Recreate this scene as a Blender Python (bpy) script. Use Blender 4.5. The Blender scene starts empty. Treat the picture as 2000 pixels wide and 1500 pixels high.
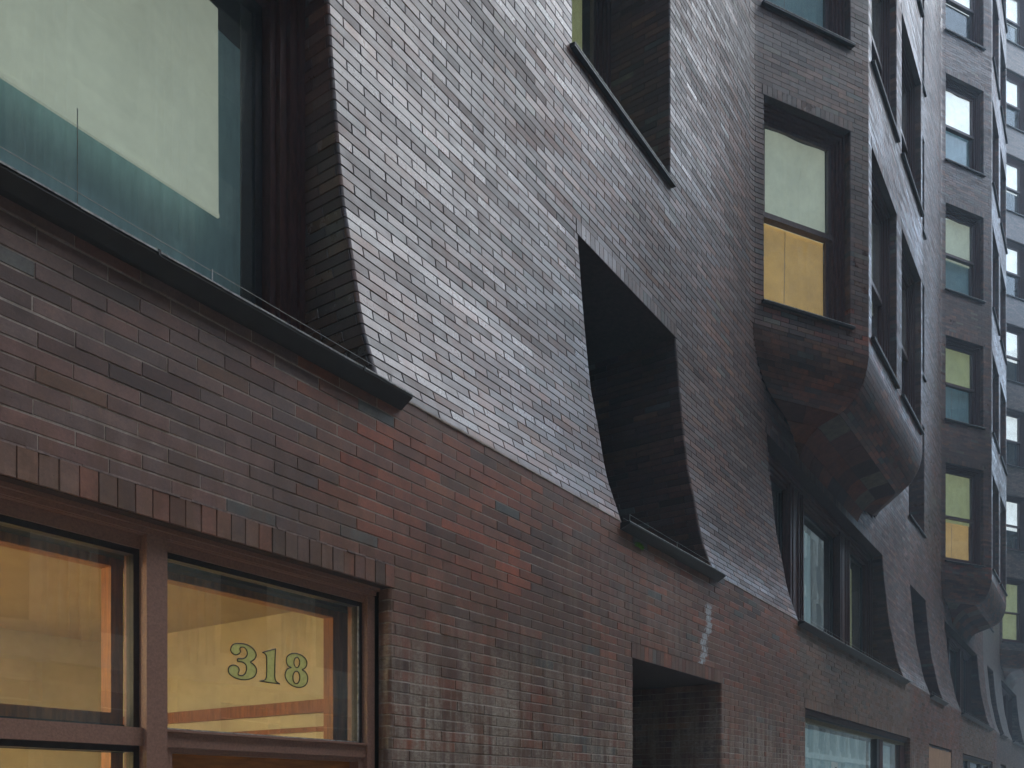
import bpy, math, random, bisect
from mathutils import Vector, Matrix, noise
random.seed(7)
R = math.radians
S = bpy.context.scene
C = S.collection

# ------------------------------------------------------------ camera, world, sun, exposure
CAM = Vector((0.0, -3.462, 1.6))
YAW = math.atan(1170 / 1710)
cam = bpy.data.cameras.new('camera'); cam_o = bpy.data.objects.new('camera', cam); C.objects.link(cam_o)
cam_o.location = CAM
cam_o.rotation_euler = (R(90), 0, YAW - R(90))
cam.sensor_width = 36.0; cam.lens = 1710 / 2000 * 36.0
cam.shift_y = 805 / 2000
cam.clip_start = 0.05; cam.clip_end = 2000
S.camera = cam_o
w = bpy.data.worlds.new('World'); S.world = w; w.use_nodes = True
nt = w.node_tree; bg = nt.nodes['Background']
sky = nt.nodes.new('ShaderNodeTexSky'); sky.sky_type = 'NISHITA'; sky.sun_disc = False
SUN_EL, SUN_ROT = R(55), R(128)
sky.sun_elevation = SUN_EL; sky.sun_rotation = SUN_ROT
sky.air_density = 1.1; sky.dust_density = 0.8; sky.ozone_density = 1.0
hs = nt.nodes.new('ShaderNodeHueSaturation'); hs.inputs['Saturation'].default_value = 0.6
nt.links.new(sky.outputs[0], hs.inputs['Color']); tn = nt.nodes.new('ShaderNodeMix'); tn.data_type = 'RGBA'; tn.blend_type = 'MULTIPLY'; tn.inputs[0].default_value = 1; tn.inputs[7].default_value = (0.90, 1.0, 1.05, 1)
nt.links.new(hs.outputs[0], tn.inputs[6]); nt.links.new(tn.outputs[2], bg.inputs[0]); bg.inputs[1].default_value = 0.15
sun = bpy.data.lights.new('sun', 'SUN'); sun.energy = 0.5; sun.angle = R(45); sun.color = (1.0, 0.985, 0.96)
sun_o = bpy.data.objects.new('sun', sun); C.objects.link(sun_o)
sd = Vector((math.sin(SUN_ROT) * math.cos(SUN_EL), math.cos(SUN_ROT) * math.cos(SUN_EL), math.sin(SUN_EL)))
sun_o.rotation_euler = sd.to_track_quat('Z', 'Y').to_euler()
S.view_settings.view_transform = 'Standard'; S.view_settings.look = 'None'
S.view_settings.exposure = 1.52; S.view_settings.gamma = 1.0; S.view_settings.use_curve_mapping = False
S.render.engine = 'CYCLES'
S.cycles.use_denoising = True
S.cycles.max_bounces = 8; S.cycles.diffuse_bounces = 4; S.cycles.glossy_bounces = 4
S.cycles.transparent_max_bounces = 16; S.cycles.volume_bounces = 1
S.cycles.caustics_reflective = False; S.cycles.caustics_refractive = False

# ------------------------------------------------------------ materials
def mat(name):
    m = bpy.data.materials.new(name); m.use_nodes = True
    return m, m.node_tree, m.node_tree.nodes['Principled BSDF']
def N(t, typ, **kw):
    n = t.nodes.new(typ)
    for k, v in kw.items(): setattr(n, k, v)
    return n
def noise_tex(t, vec, scale, detail=4, rough=0.6):
    n = N(t, 'ShaderNodeTexNoise'); n.inputs['Scale'].default_value = scale
    n.inputs['Detail'].default_value = detail; n.inputs['Roughness'].default_value = rough
    if vec is not None: t.links.new(vec, n.inputs['Vector'])
    return n
def ramp(t, src, a, b, ca=(0, 0, 0, 1), cb=(1, 1, 1, 1)):
    n = N(t, 'ShaderNodeValToRGB'); e = n.color_ramp.elements
    e[0].position = a; e[1].position = b; e[0].color = ca; e[1].color = cb
    t.links.new(src, n.inputs[0]); return n
def mathn(t, op, a, b=None, clamp=False):
    n = N(t, 'ShaderNodeMath', operation=op); n.use_clamp = clamp
    for i, v in enumerate((a, b)):
        if v is None: continue
        if isinstance(v, (int, float)): n.inputs[i].default_value = v
        else: t.links.new(v, n.inputs[i])
    return n.outputs[0]
def mixc(t, fac, a, b, blend='MIX'):
    n = N(t, 'ShaderNodeMix', data_type='RGBA', blend_type=blend)
    if isinstance(fac, (int, float)): n.inputs[0].default_value = fac
    else: t.links.new(fac, n.inputs[0])
    for i, v in ((6, a), (7, b)):
        if isinstance(v, tuple): n.inputs[i].default_value = v
        else: t.links.new(v, n.inputs[i])
    return n.outputs[2]
def scaled(t, vec, sx, sy, sz):
    n = N(t, 'ShaderNodeMapping'); n.inputs['Scale'].default_value = (sx, sy, sz)
    t.links.new(vec, n.inputs['Vector']); return n.outputs[0]
def coords(t): return N(t, 'ShaderNodeNewGeometry').outputs['Position']
def rng_band(t, v, lo0, lo1, hi0, hi1):
    a = N(t, 'ShaderNodeMapRange', clamp=True); t.links.new(v, a.inputs[0])
    a.inputs[1].default_value = lo0; a.inputs[2].default_value = lo1
    b = N(t, 'ShaderNodeMapRange', clamp=True); t.links.new(v, b.inputs[0])
    b.inputs[1].default_value = hi0; b.inputs[2].default_value = hi1
    b.inputs[3].default_value = 1; b.inputs[4].default_value = 0
    return mathn(t, 'MULTIPLY', a.outputs[0], b.outputs[0])

def masonry(name, use_attr=True, base=(0.2, 0.17, 0.14, 1), bricktex=False, sooty=False):
    """fired brick, colour of every brick in the attribute Col; stains, pits and lime blooms by place on the wall"""
    m, t, p = mat(name)
    pos = coords(t)
    xyz = N(t, 'ShaderNodeSeparateXYZ'); t.links.new(pos, xyz.inputs[0])
    X, Z = xyz.outputs[0], xyz.outputs[2]
    if use_attr:
        at = N(t, 'ShaderNodeAttribute', attribute_name='Col'); col = at.outputs['Color']
    else:
        rgb = N(t, 'ShaderNodeRGB'); rgb.outputs[0].default_value = base; col = rgb.outputs[0]
    if bricktex:
        uv = N(t, 'ShaderNodeUVMap'); b = N(t, 'ShaderNodeTexBrick')
        t.links.new(uv.outputs[0], b.inputs['Vector']); b.inputs['Scale'].default_value = 1.0
        b.inputs['Brick Width'].default_value = 0.295; b.inputs['Row Height'].default_value = 0.067
        b.inputs['Mortar Size'].default_value = 0.004
        b.inputs['Color1'].default_value = (0.085, 0.072, 0.07, 1); b.inputs['Color2'].default_value = (0.19, 0.14, 0.12, 1)  # lighter than the near bricks, haze put into the colour
        b.inputs['Mortar'].default_value = (0.03, 0.027, 0.025, 1); col = b.outputs['Color']
    n1 = noise_tex(t, pos, 9, 6, 0.65)
    col = mixc(t, 0.75, col, ramp(t, n1.outputs[0], 0.28, 0.72, (0.5, 0.48, 0.47, 1), (1.4, 1.38, 1.36, 1)).outputs[0], 'MULTIPLY')
    n1b = noise_tex(t, pos, 70, 4, 0.7)
    col = mixc(t, 0.55, col, ramp(t, n1b.outputs[0], 0.3, 0.7, (0.62, 0.6, 0.6, 1), (1.3, 1.3, 1.3, 1)).outputs[0], 'MULTIPLY')
    # soot in wide soft clouds
    n2 = noise_tex(t, scaled(t, pos, 0.8, 0.8, 0.5), 1.3, 4, 0.6)
    col = mixc(t, mathn(t, 'MULTIPLY', ramp(t, n2.outputs[0], 0.5, 0.72).outputs[0], 0.45), col, (0.028, 0.026, 0.026, 1))
    # rust runs
    n3 = noise_tex(t, scaled(t, pos, 5, 5, 0.9), 1.6, 5, 0.7)
    lowband = rng_band(t, Z, 0.4, 1.4, 2.9, 3.5)
    rust = mathn(t, 'MULTIPLY', ramp(t, n3.outputs[0], 0.43, 0.62).outputs[0], mathn(t, 'ADD', mathn(t, 'MULTIPLY', lowband, 0.6), 0.06))
    col = mixc(t, rust, col, (0.13, 0.060, 0.028, 1))
    # lime bloom: pale drips low on the pier between the shop window and the doorway and beyond it
    drip = noise_tex(t, scaled(t, pos, 11, 11, 1.1), 1.0, 4, 0.6)
    blot = noise_tex(t, pos, 1.6, 4, 0.65)
    fine = noise_tex(t, scaled(t, pos, 1, 1, 2.2), 26, 3, 0.7)
    lo = rng_band(t, Z, -1, 0, 2.15, 2.95)
    d = mathn(t, 'MULTIPLY', ramp(t, drip.outputs[0], 0.40, 0.58).outputs[0], ramp(t, blot.outputs[0], 0.30, 0.52).outputs[0])
    d = mathn(t, 'MULTIPLY', d, ramp(t, fine.outputs[0], 0.25, 0.62).outputs[0])
    lime = mathn(t, 'MULTIPLY', mathn(t, 'MULTIPLY', d, lo), 0.95)
    # scattered bloom under the ledge right of centre
    z2 = mathn(t, 'MULTIPLY', rng_band(t, X, 5.4, 6.2, 8.0, 9.4), rng_band(t, Z, 2.7, 3.1, 3.6, 3.9))
    bl2 = mathn(t, 'MULTIPLY', mathn(t, 'MULTIPLY', z2, ramp(t, drip.outputs[0], 0.46, 0.7).outputs[0]), 0.3)
    lime = mathn(t, 'MAXIMUM', lime, bl2)
    col = mixc(t, lime, col, (0.36, 0.30, 0.235, 1))
    # the old white patch: a crooked strip of filler above the doorway
    wob = noise_tex(t, scaled(t, pos, 0, 0, 1), 3.2, 3, 0.5)
    cx = mathn(t, 'ADD', mathn(t, 'MULTIPLY', mathn(t, 'SUBTRACT', Z, 2.96), 0.42), mathn(t, 'ADD', 8.07, mathn(t, 'MULTIPLY', wob.outputs[0], 0.85)))
    dist = mathn(t, 'ABSOLUTE', mathn(t, 'SUBTRACT', X, cx))
    edge = noise_tex(t, pos, 22, 3, 0.7)
    patch = mathn(t, 'LESS_THAN', mathn(t, 'ADD', dist, mathn(t, 'MULTIPLY', mathn(t, 'SUBTRACT', edge.outputs[0], 0.5), 0.34)), 0.072)
    patch = mathn(t, 'MULTIPLY', patch, rng_band(t, Z, 2.95, 2.96, 3.58, 3.62))
    if name != 'mortar': col = mixc(t, mathn(t, 'MULTIPLY', patch, ramp(t, edge.outputs[0], 0.35, 0.55, (.45,) * 3 + (1,), (.95,) * 3 + (1,)).outputs[0]), col, (0.5, 0.52, 0.53, 1))
    # pits
    vo = N(t, 'ShaderNodeTexVoronoi'); vo.inputs['Scale'].default_value = 42; t.links.new(pos, vo.inputs['Vector'])
    pm = noise_tex(t, pos, 7, 3)
    pit = mathn(t, 'MULTIPLY', ramp(t, vo.outputs['Distance'], 0.06, 0.13, (1, 1, 1, 1), (0, 0, 0, 1)).outputs[0], ramp(t, pm.outputs[0], 0.52, 0.6).outputs[0])
    col = mixc(t, mathn(t, 'MULTIPLY', pit, 0.85), col, (0.012, 0.01, 0.01, 1))
    t.links.new(col, p.inputs['Base Color'])
    rr = ramp(t, n1.outputs[0], 0.3, 0.7, (0.26, 0.26, 0.26, 1), (0.44, 0.44, 0.44, 1)) if use_attr or bricktex else None
    if rr:
        lowr = rng_band(t, Z, -5, -4, 3.85, 4.0)
        rough = mathn(t, 'ADD', rr.outputs[0], mathn(t, 'MULTIPLY', lowr, 0.22), True)
        t.links.new(rough, p.inputs['Roughness'])
    else:
        p.inputs['Roughness'].default_value = 0.9
    p.inputs['Specular IOR Level'].default_value = 0.2 if sooty else 0.5
    if use_attr and not sooty:
        gz = mathn(t, 'ADD', rough, mathn(t, 'MULTIPLY', mathn(t, 'SUBTRACT', at.outputs['Alpha'], 0.5), 0.75), True)
        t.links.new(mathn(t, 'MAXIMUM', gz, 0.27), p.inputs['Roughness'])
    if sooty:
        for l_ in list(t.links):
            if l_.to_socket == p.inputs['Roughness']: t.links.remove(l_)
        p.inputs['Roughness'].default_value = 0.65
    bm = N(t, 'ShaderNodeBump'); bm.inputs['Strength'].default_value = 0.22; bm.inputs['Distance'].default_value = 0.004
    h = mathn(t, 'SUBTRACT', mathn(t, 'ADD', n1b.outputs[0], mathn(t, 'MULTIPLY', n1.outputs[0], 0.8)), mathn(t, 'MULTIPLY', pit, 1.2))
    t.links.new(h, bm.inputs['Height']); t.links.new(bm.outputs[0], p.inputs['Normal'])
    return m
M_BRICK = masonry('fired_brick')
M_MORTAR = masonry('mortar', sooty=True)
M_SOOT = masonry('sooty_brick', sooty=True)
M_FARBRICK = masonry('distant_brickwork', use_attr=False, bricktex=True)

def simple(name, col, rough=0.6, metal=0.0, nscale=20, namp=0.3, bump=0.2, spec=0.5, stretch=(1, 1, 1), emit=None):
    m, t, p = mat(name)
    pos = scaled(t, coords(t), *stretch)
    n = noise_tex(t, pos, nscale, 5, 0.65)
    c = mixc(t, 1.0, (*col, 1), ramp(t, n.outputs[0], 0.3, 0.7, (1 - namp,) * 3 + (1,), (1 + namp,) * 3 + (1,)).outputs[0], 'MULTIPLY')
    t.links.new(c, p.inputs['Base Color']); p.inputs['Roughness'].default_value = rough
    p.inputs['Metallic'].default_value = metal; p.inputs['Specular IOR Level'].default_value = spec
    b = N(t, 'ShaderNodeBump'); b.inputs['Strength'].default_value = bump; b.inputs['Distance'].default_value = 0.003
    t.links.new(n.outputs[0], b.inputs['Height']); t.links.new(b.outputs[0], p.inputs['Normal'])
    if emit:
        t.links.new(c, p.inputs['Emission Color']); p.inputs['Emission Strength'].default_value = emit
    return m
def glass(name, tint=(0.9, 0.95, 0.95), refl=1.0, f0=0.05, rough=0.004, wavy=0.00008):
    m, t, p = mat(name); t.nodes.remove(p)
    out = t.nodes['Material Output']
    tr = N(t, 'ShaderNodeBsdfTransparent'); tr.inputs[0].default_value = (*tint, 1)
    gl = N(t, 'ShaderNodeBsdfGlossy'); gl.inputs['Roughness'].default_value = rough; gl.inputs[0].default_value = (refl, refl, refl, 1)
    ge = N(t, 'ShaderNodeNewGeometry'); dt = N(t, 'ShaderNodeVectorMath', operation='DOT_PRODUCT')
    t.links.new(ge.outputs['Incoming'], dt.inputs[0]); t.links.new(ge.outputs['Normal'], dt.inputs[1])
    one = mathn(t, 'SUBTRACT', 1.0, mathn(t, 'ABSOLUTE', dt.outputs['Value']), True)
    f2 = mathn(t, 'ADD', mathn(t, 'MULTIPLY', mathn(t, 'POWER', one, 4.6), 0.93), f0, True)
    n = noise_tex(t, coords(t), 2.2, 2, 0.4)
    b = N(t, 'ShaderNodeBump'); b.inputs['Strength'].default_value = 1; b.inputs['Distance'].default_value = wavy * 8
    t.links.new(n.outputs[0], b.inputs['Height']); t.links.new(b.outputs[0], gl.inputs['Normal'])
    mx = N(t, 'ShaderNodeMixShader'); t.links.new(f2, mx.inputs[0])
    t.links.new(tr.outputs[0], mx.inputs[1]); t.links.new(gl.outputs[0], mx.inputs[2])
    # thin film of street dirt
    dn = noise_tex(t, coords(t), 1.7, 6, 0.7)
    df = N(t, 'ShaderNodeBsdfDiffuse'); df.inputs[0].default_value = (0.35, 0.37, 0.36, 1)
    m2 = N(t, 'ShaderNodeMixShader'); t.links.new(ramp(t, dn.outputs[0], 0.3, 0.75, (0.03,) * 3 + (1,), (0.15,) * 3 + (1,)).outputs[0], m2.inputs[0])
    t.links.new(mx.outputs[0], m2.inputs[1]); t.links.new(df.outputs[0], m2.inputs[2])
    t.links.new(m2.outputs[0], out.inputs[0]); return m

M_GLASS = glass('window_glass', (0.94, 0.975, 0.97))
M_SHOPGLASS = glass('shop_glass', (0.95, 0.96, 0.93), f0=0.10)
M_FRAME = simple('oxblood_paint', (0.075, 0.026, 0.022), 0.45, nscale=40, namp=0.45, stretch=(1, 1, .25))
M_DARKFRAME = simple('dark_paint', (0.018, 0.014, 0.016), 0.4, nscale=30, namp=0.5)
M_SASH = simple('brown_grey_paint', (0.085, 0.05, 0.048), 0.45, nscale=40, namp=0.4, stretch=(1, 1, .25))
M_SHOPFRAME = simple('mauve_brown_paint', (0.25, 0.13, 0.092), 0.42, nscale=90, namp=0.22, bump=0.5)
M_SILL = simple('black_sheet_metal', (0.009, 0.008, 0.008), 0.5, 0.0, nscale=12, namp=0.5)
M_SILLEDGE = simple('worn_sill_edge', (0.30, 0.29, 0.27), 0.5, 0.0, nscale=25, namp=0.7)
M_STONE = simple('limestone', (0.25, 0.23, 0.19), 0.85, nscale=3, namp=0.25)
M_SOFFIT = simple('stained_soffit_slab', (0.085, 0.034, 0.022), 0.8, nscale=2.5, namp=0.85)
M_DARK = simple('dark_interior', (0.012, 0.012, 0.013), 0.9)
M_WOOD = simple('varnished_wood', (0.30, 0.11, 0.028), 0.4, nscale=7, namp=0.5, stretch=(6, 6, 0.6))
M_DOOR = simple('door_wood', (0.34, 0.12, 0.02), 0.4, nscale=6, namp=0.4, stretch=(1, 1, 6))
M_PLASTER = simple('cream_plaster', (0.62, 0.56, 0.34), 0.7, nscale=2, namp=0.12)
M_CEIL = simple('ceiling_paint', (0.5, 0.46, 0.30), 0.8, nscale=2, namp=0.08)
M_GOLD = simple('gold_leaf', (0.45, 0.42, 0.14), 0.4, 0.2, nscale=60, namp=0.18, emit=0.06)  # faint glow added to the gilding
M_INK = simple('black_outline', (0.01, 0.01, 0.008), 0.5)
M_WIRE = simple('steel_wire', (0.35, 0.33, 0.3), 0.4, 0.6)
M_PLY = simple('plywood', (0.42, 0.24, 0.13), 0.75, nscale=6, namp=0.25, stretch=(5, 5, 1))
M_ASPH = simple('asphalt', (0.05, 0.05, 0.052), 0.9, nscale=60, namp=0.3)
M_PAVE = simple('pavement_concrete', (0.36, 0.34, 0.31), 0.85, nscale=15, namp=0.25)
M_PAPER = simple('notice_paper', (0.55, 0.62, 0.58), 0.7)
M_MOSS = simple('moss', (0.12, 0.26, 0.01), 0.9)
M_FLOOR = simple('floor_slab', (0.2, 0.17, 0.14), 0.9)
M_LEDGE = simple('ledge_mortar', (0.34, 0.27, 0.22), 0.85, nscale=14, namp=0.45, bump=0.8)
M_GLOWBLIND = {  # fabrics glow: the light on them is put into emission
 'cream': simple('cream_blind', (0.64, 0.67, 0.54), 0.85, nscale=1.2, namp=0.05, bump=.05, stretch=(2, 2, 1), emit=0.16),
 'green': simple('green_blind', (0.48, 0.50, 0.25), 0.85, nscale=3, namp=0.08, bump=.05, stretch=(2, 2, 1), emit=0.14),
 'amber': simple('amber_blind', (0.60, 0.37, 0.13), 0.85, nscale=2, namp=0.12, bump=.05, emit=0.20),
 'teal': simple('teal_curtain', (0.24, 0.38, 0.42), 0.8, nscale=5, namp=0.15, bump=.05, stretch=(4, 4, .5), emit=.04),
 'grey': simple('pale_grey_sky_glow', (0.66, 0.70, 0.74), 0.85, nscale=4, namp=0.1, bump=.05, emit=0.5),  # strong glow imitates bright sky reflected in the far panes
 'sheer': simple('sheer_curtain', (0.38, 0.56, 0.62), 0.8, nscale=5, namp=0.15, bump=.05, stretch=(4, 4, .5), emit=.09),  # also colours the sheets that imitate reflections in the shop glass
}

# ------------------------------------------------------------ mesh helpers
class MB:
    def __init__(s): s.v = []; s.f = []; s.c = []; s.m = []
    def col(s, c, n): s.c.extend([c] * n)
    def box(s, x0, x1, y0, y1, z0, z1, mi=0, M=None):
        b = len(s.v); P = [(x, y, z) for x in (x0, x1) for y in (y0, y1) for z in (z0, z1)]
        if M is not None: P = [tuple(M @ Vector(p)) for p in P]
        s.v += P
        for q in ((0, 1, 3, 2), (4, 6, 7, 5), (0, 4, 5, 1), (2, 3, 7, 6), (0, 2, 6, 4), (1, 5, 7, 3)):
            s.f.append(tuple(b + i for i in q)); s.m.append(mi)
        return s
    def poly(s, pts, mi=0):
        b = len(s.v); s.v += [tuple(p) for p in pts]; s.f.append(tuple(range(b, b + len(pts)))); s.m.append(mi); return s
    def tube(s, a, b_, r, n=5, mi=0):
        a = Vector(a); b_ = Vector(b_); d = (b_ - a).normalized(); u = d.orthogonal().normalized(); w_ = d.cross(u)
        k = len(s.v)
        for c in (a, b_):
            for i in range(n):
                t = 2 * math.pi * i / n; s.v.append(tuple(c + u * math.cos(t) * r + w_ * math.sin(t) * r))
        for i in range(n):
            j = (i + 1) % n; s.f.append((k + i, k + j, k + n + j, k + n + i)); s.m.append(mi)
        return s
    def mesh(s, name, mats, smooth=False):
        me = bpy.data.meshes.new(name); me.from_pydata(s.v, [], s.f)
        for m_ in (mats if isinstance(mats, (list, tuple)) else [mats]): me.materials.append(m_)
        if any(s.m): me.polygons.foreach_set('material_index', s.m)
        if s.c:
            a = me.color_attributes.new('Col', 'FLOAT_COLOR', 'POINT')
            flat = []
            for c in s.c: flat += [c[0], c[1], c[2], c[3] if len(c) > 3 else .5]
            a.data.foreach_set('color', flat)
        if smooth: me.shade_smooth()
        me.update(); return me
def link(name, me, parent=None, M=None):
    o = bpy.data.objects.new(name, me); C.objects.link(o)
    if parent is not None: o.parent = parent
    if M is not None: o.matrix_world = M if parent is None else parent.matrix_world @ M if False else M
    return o
def tag(o, label=None, cat=None, group=None, kind=None):
    for k, v in (('label', label), ('category', cat), ('group', group), ('kind', kind)):
        if v: o[k] = v
    return o

# ------------------------------------------------------------ facade geometry
H = 0.067; L = 0.295
PITCH = 15.5; YW = 0.44; YB = -0.627; BX0 = 11.32; BRUN = 1.78; BW = 7.84; CA = R(31)
SILLK = [122, 181, 235, 289, 343, 397, 451, 505]
TOPK = [163, 216, 271, 325, 379, 433, 487, 541]
KTOP = 560; KB = 117            # bay skins are vertical above course KB
PROF = [(0, 0), (3.953, 0), (4.0, .015), (4.1, .05), (4.3, .12), (4.49, .165), (4.77, .215), (5.13, .29), (5.45, .33), (6.0, .385), (6.5, .425), (7.0, .44), (90, .44)]
def YF(z):
    i = max(1, bisect.bisect_right([p[0] for p in PROF], z)); i = min(i, len(PROF) - 1)
    a, b = PROF[i - 1], PROF[i]; return a[1] + (b[1] - a[1]) * (z - a[0]) / (b[0] - a[0])

class Path:
    """plan line of a wall at one height: straight runs joined by arcs; s runs with X, outward is -Y"""
    def __init__(s, pts, knots=None):
        s.seg = []; L0 = 0.0
        P = [Vector(p[:2]) for p in pts]; Rr = [p[2] for p in pts]
        cur = P[0]; s.marks = [0.0]
        for i in range(1, len(P)):
            if i == len(P) - 1 or Rr[i] == 0:
                end = P[i]; ln = (end - cur).length
                s.seg.append((L0, ln, 'l', cur, (end - cur).normalized(), 0)); L0 += ln; cur = end; s.marks.append(L0); continue
            d0 = (P[i] - P[i - 1]).normalized(); d1 = (P[i + 1] - P[i]).normalized()
            ang = math.atan2(d0.x * d1.y - d0.y * d1.x, d0.dot(d1)); tl = Rr[i] * math.tan(abs(ang) / 2)
            a = P[i] - d0 * tl; ln = (a - cur).length
            s.seg.append((L0, ln, 'l', cur, d0, 0)); L0 += ln
            sg = 1 if ang > 0 else -1; nn = Vector((-d0.y, d0.x)) * sg; cen = a + nn * Rr[i]; al = Rr[i] * abs(ang)
            s.seg.append((L0, al, 'a', cen, a - cen, sg / Rr[i])); s.marks.append(L0 + al / 2); L0 += al
            cur = P[i] + d1 * tl
        s.len = L0; s.starts = [g[0] for g in s.seg]
        s.ks, s.kn = (knots(s) if knots else ([pts[0][0], pts[0][0] + L0], [0, L0]))
    def nat(s, q):
        i = min(max(1, bisect.bisect_right(s.ks, q)), len(s.ks) - 1)
        a, b = s.ks[i - 1], s.ks[i]; return s.kn[i - 1] + (s.kn[i] - s.kn[i - 1]) * (q - a) / (b - a)
    def inv(s, n):
        i = min(max(1, bisect.bisect_right(s.kn, n)), len(s.kn) - 1)
        a, b = s.kn[i - 1], s.kn[i]; return s.ks[i - 1] + (s.ks[i] - s.ks[i - 1]) * (n - a) / (b - a)
    def at(s, q):
        n = s.nat(q); i = max(0, min(bisect.bisect_right(s.starts, n) - 1, len(s.seg) - 1)); g = s.seg[i]; u = n - g[0]
        if g[2] == 'l': p = g[3] + g[4] * u; t = g[4]
        else:
            th = u * g[5]; c, sn = math.cos(th), math.sin(th); r = g[4]
            rv = Vector((r.x * c - r.y * sn, r.x * sn + r.y * c)); p = g[3] + rv
            sg = 1 if g[5] > 0 else -1; t = Vector((-rv.y, rv.x)).normalized() * sg
        return p, t, Vector((t.y, -t.x))        # point, along, outward
    def breaks(s, a, b):
        out = []
        for g in s.seg:
            if g[2] == 'a':
                k = max(3, int(g[1] / 0.045))
                for i in range(k + 1):
                    q = s.inv(g[0] + g[1] * i / k)
                    if a + .004 < q < b - .004: out.append(q)
        return out

XA, XZ = -5.0, 66.0
BAYS = [BX0 + PITCH * i for i in range(-1, 4)]
pts = [(XA, YW, 0)]
for bx in BAYS:
    if bx < XA: continue
    pts += [(bx, YW, .30), (bx + BRUN, YB, .05), (bx + BW - BRUN, YB, .05), (bx + BW, YW, .30)]
pts.append((XZ, YW, 0))
def knots(pa):
    ks, kn = [XA], [0.0]; q = XA; x = XA; mi = 1
    for bx in BAYS:
        if bx < XA: continue
        q += bx - x; ks.append(q); kn.append(pa.marks[mi])
        nat = pa.marks[mi + 3] - pa.marks[mi]; m = round((nat - BW) / L); q += BW + m * L
        ks.append(q); kn.append(pa.marks[mi + 3]); x = bx + BW; mi += 4
    ks.append(q + XZ - x); kn.append(pa.len); return ks, kn
HIGH = Path(pts, knots)
SHIFT = round((HIGH.ks[2] - HIGH.ks[1] - BW) / L) * L
BAYI = [bx for bx in BAYS if bx >= XA]
def q_of_x(x):     # s value on the high path for a point on the flat wall
    n = sum(1 for bx in BAYI if x >= bx + BW); return x + n * SHIFT
def q_cant(bi, d): # s at distance d up the near cant of bay bi
    return HIGH.inv(HIGH.marks[1 + 4 * bi] + d)
def q_front(bi, x): return HIGH.inv(HIGH.marks[2 + 4 * bi] + (x - BAYI[bi] - BRUN))
def q_far(bi, d): return HIGH.inv(HIGH.marks[3 + 4 * bi] + d)

# openings: (s0, s1, k0, k1, depth)
low_open = []; high_open = []
low_open += [(-3.3, 3.80, 0, 42, .085), (6.95, 9.05, 0, 42, 2.2), (12.2, 19.8, 0, 42, .11), (22.1, 25.6, 0, 42, .10), (27.7, 35.3, 0, 42, .11), (37.95, 40.05, 0, 42, 1.0), (43.2, 50.8, 0, 42, .11)]
big = [(-3.62, 3.71)] + [(11.88 + PITCH * i, 19.21 + PITCH * i) for i in range(0, 3)]
small = [(6.73 + PITCH * i, 8.82 + PITCH * i) for i in range(0, 3)]
def ydep(y): return ('y', y)
for a, b in big: low_open.append((a, b, 59, 98, ydep(.615)))
for a, b in small: low_open.append((a, b, 59, 98, ydep(1.75)))
WIN = []        # (kind, path-s centre, width, k0, k1, depth, where)
for i in range(0, 3):
    for li, (k0, k1) in enumerate(zip(SILLK, TOPK)):
        a, b = q_of_x(6.65 + PITCH * i), q_of_x(8.70 + PITCH * i)
        high_open.append((a, b, k0, k1, .74)); WIN.append(('wall', (a + b) / 2, b - a, k0, k1, .74, (i, li)))
for bi in range(1, len(BAYI)):
    for li, (k0, k1) in enumerate(zip(SILLK, TOPK)):
        for kind, a, b in (('cant', q_cant(bi, .20), q_cant(bi, 1.72)), ('front', q_front(bi, BAYI[bi] + 1.98), q_front(bi, BAYI[bi] + 3.74)),
                           ('front2', q_front(bi, BAYI[bi] + 4.16), q_front(bi, BAYI[bi] + 5.92)), ('far', q_far(bi, .35), q_far(bi, 1.87))):
            high_open.append((a, b, k0, k1, .13)); WIN.append((kind, (a + b) / 2, b - a, k0, k1, .13, (bi, li)))

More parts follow.
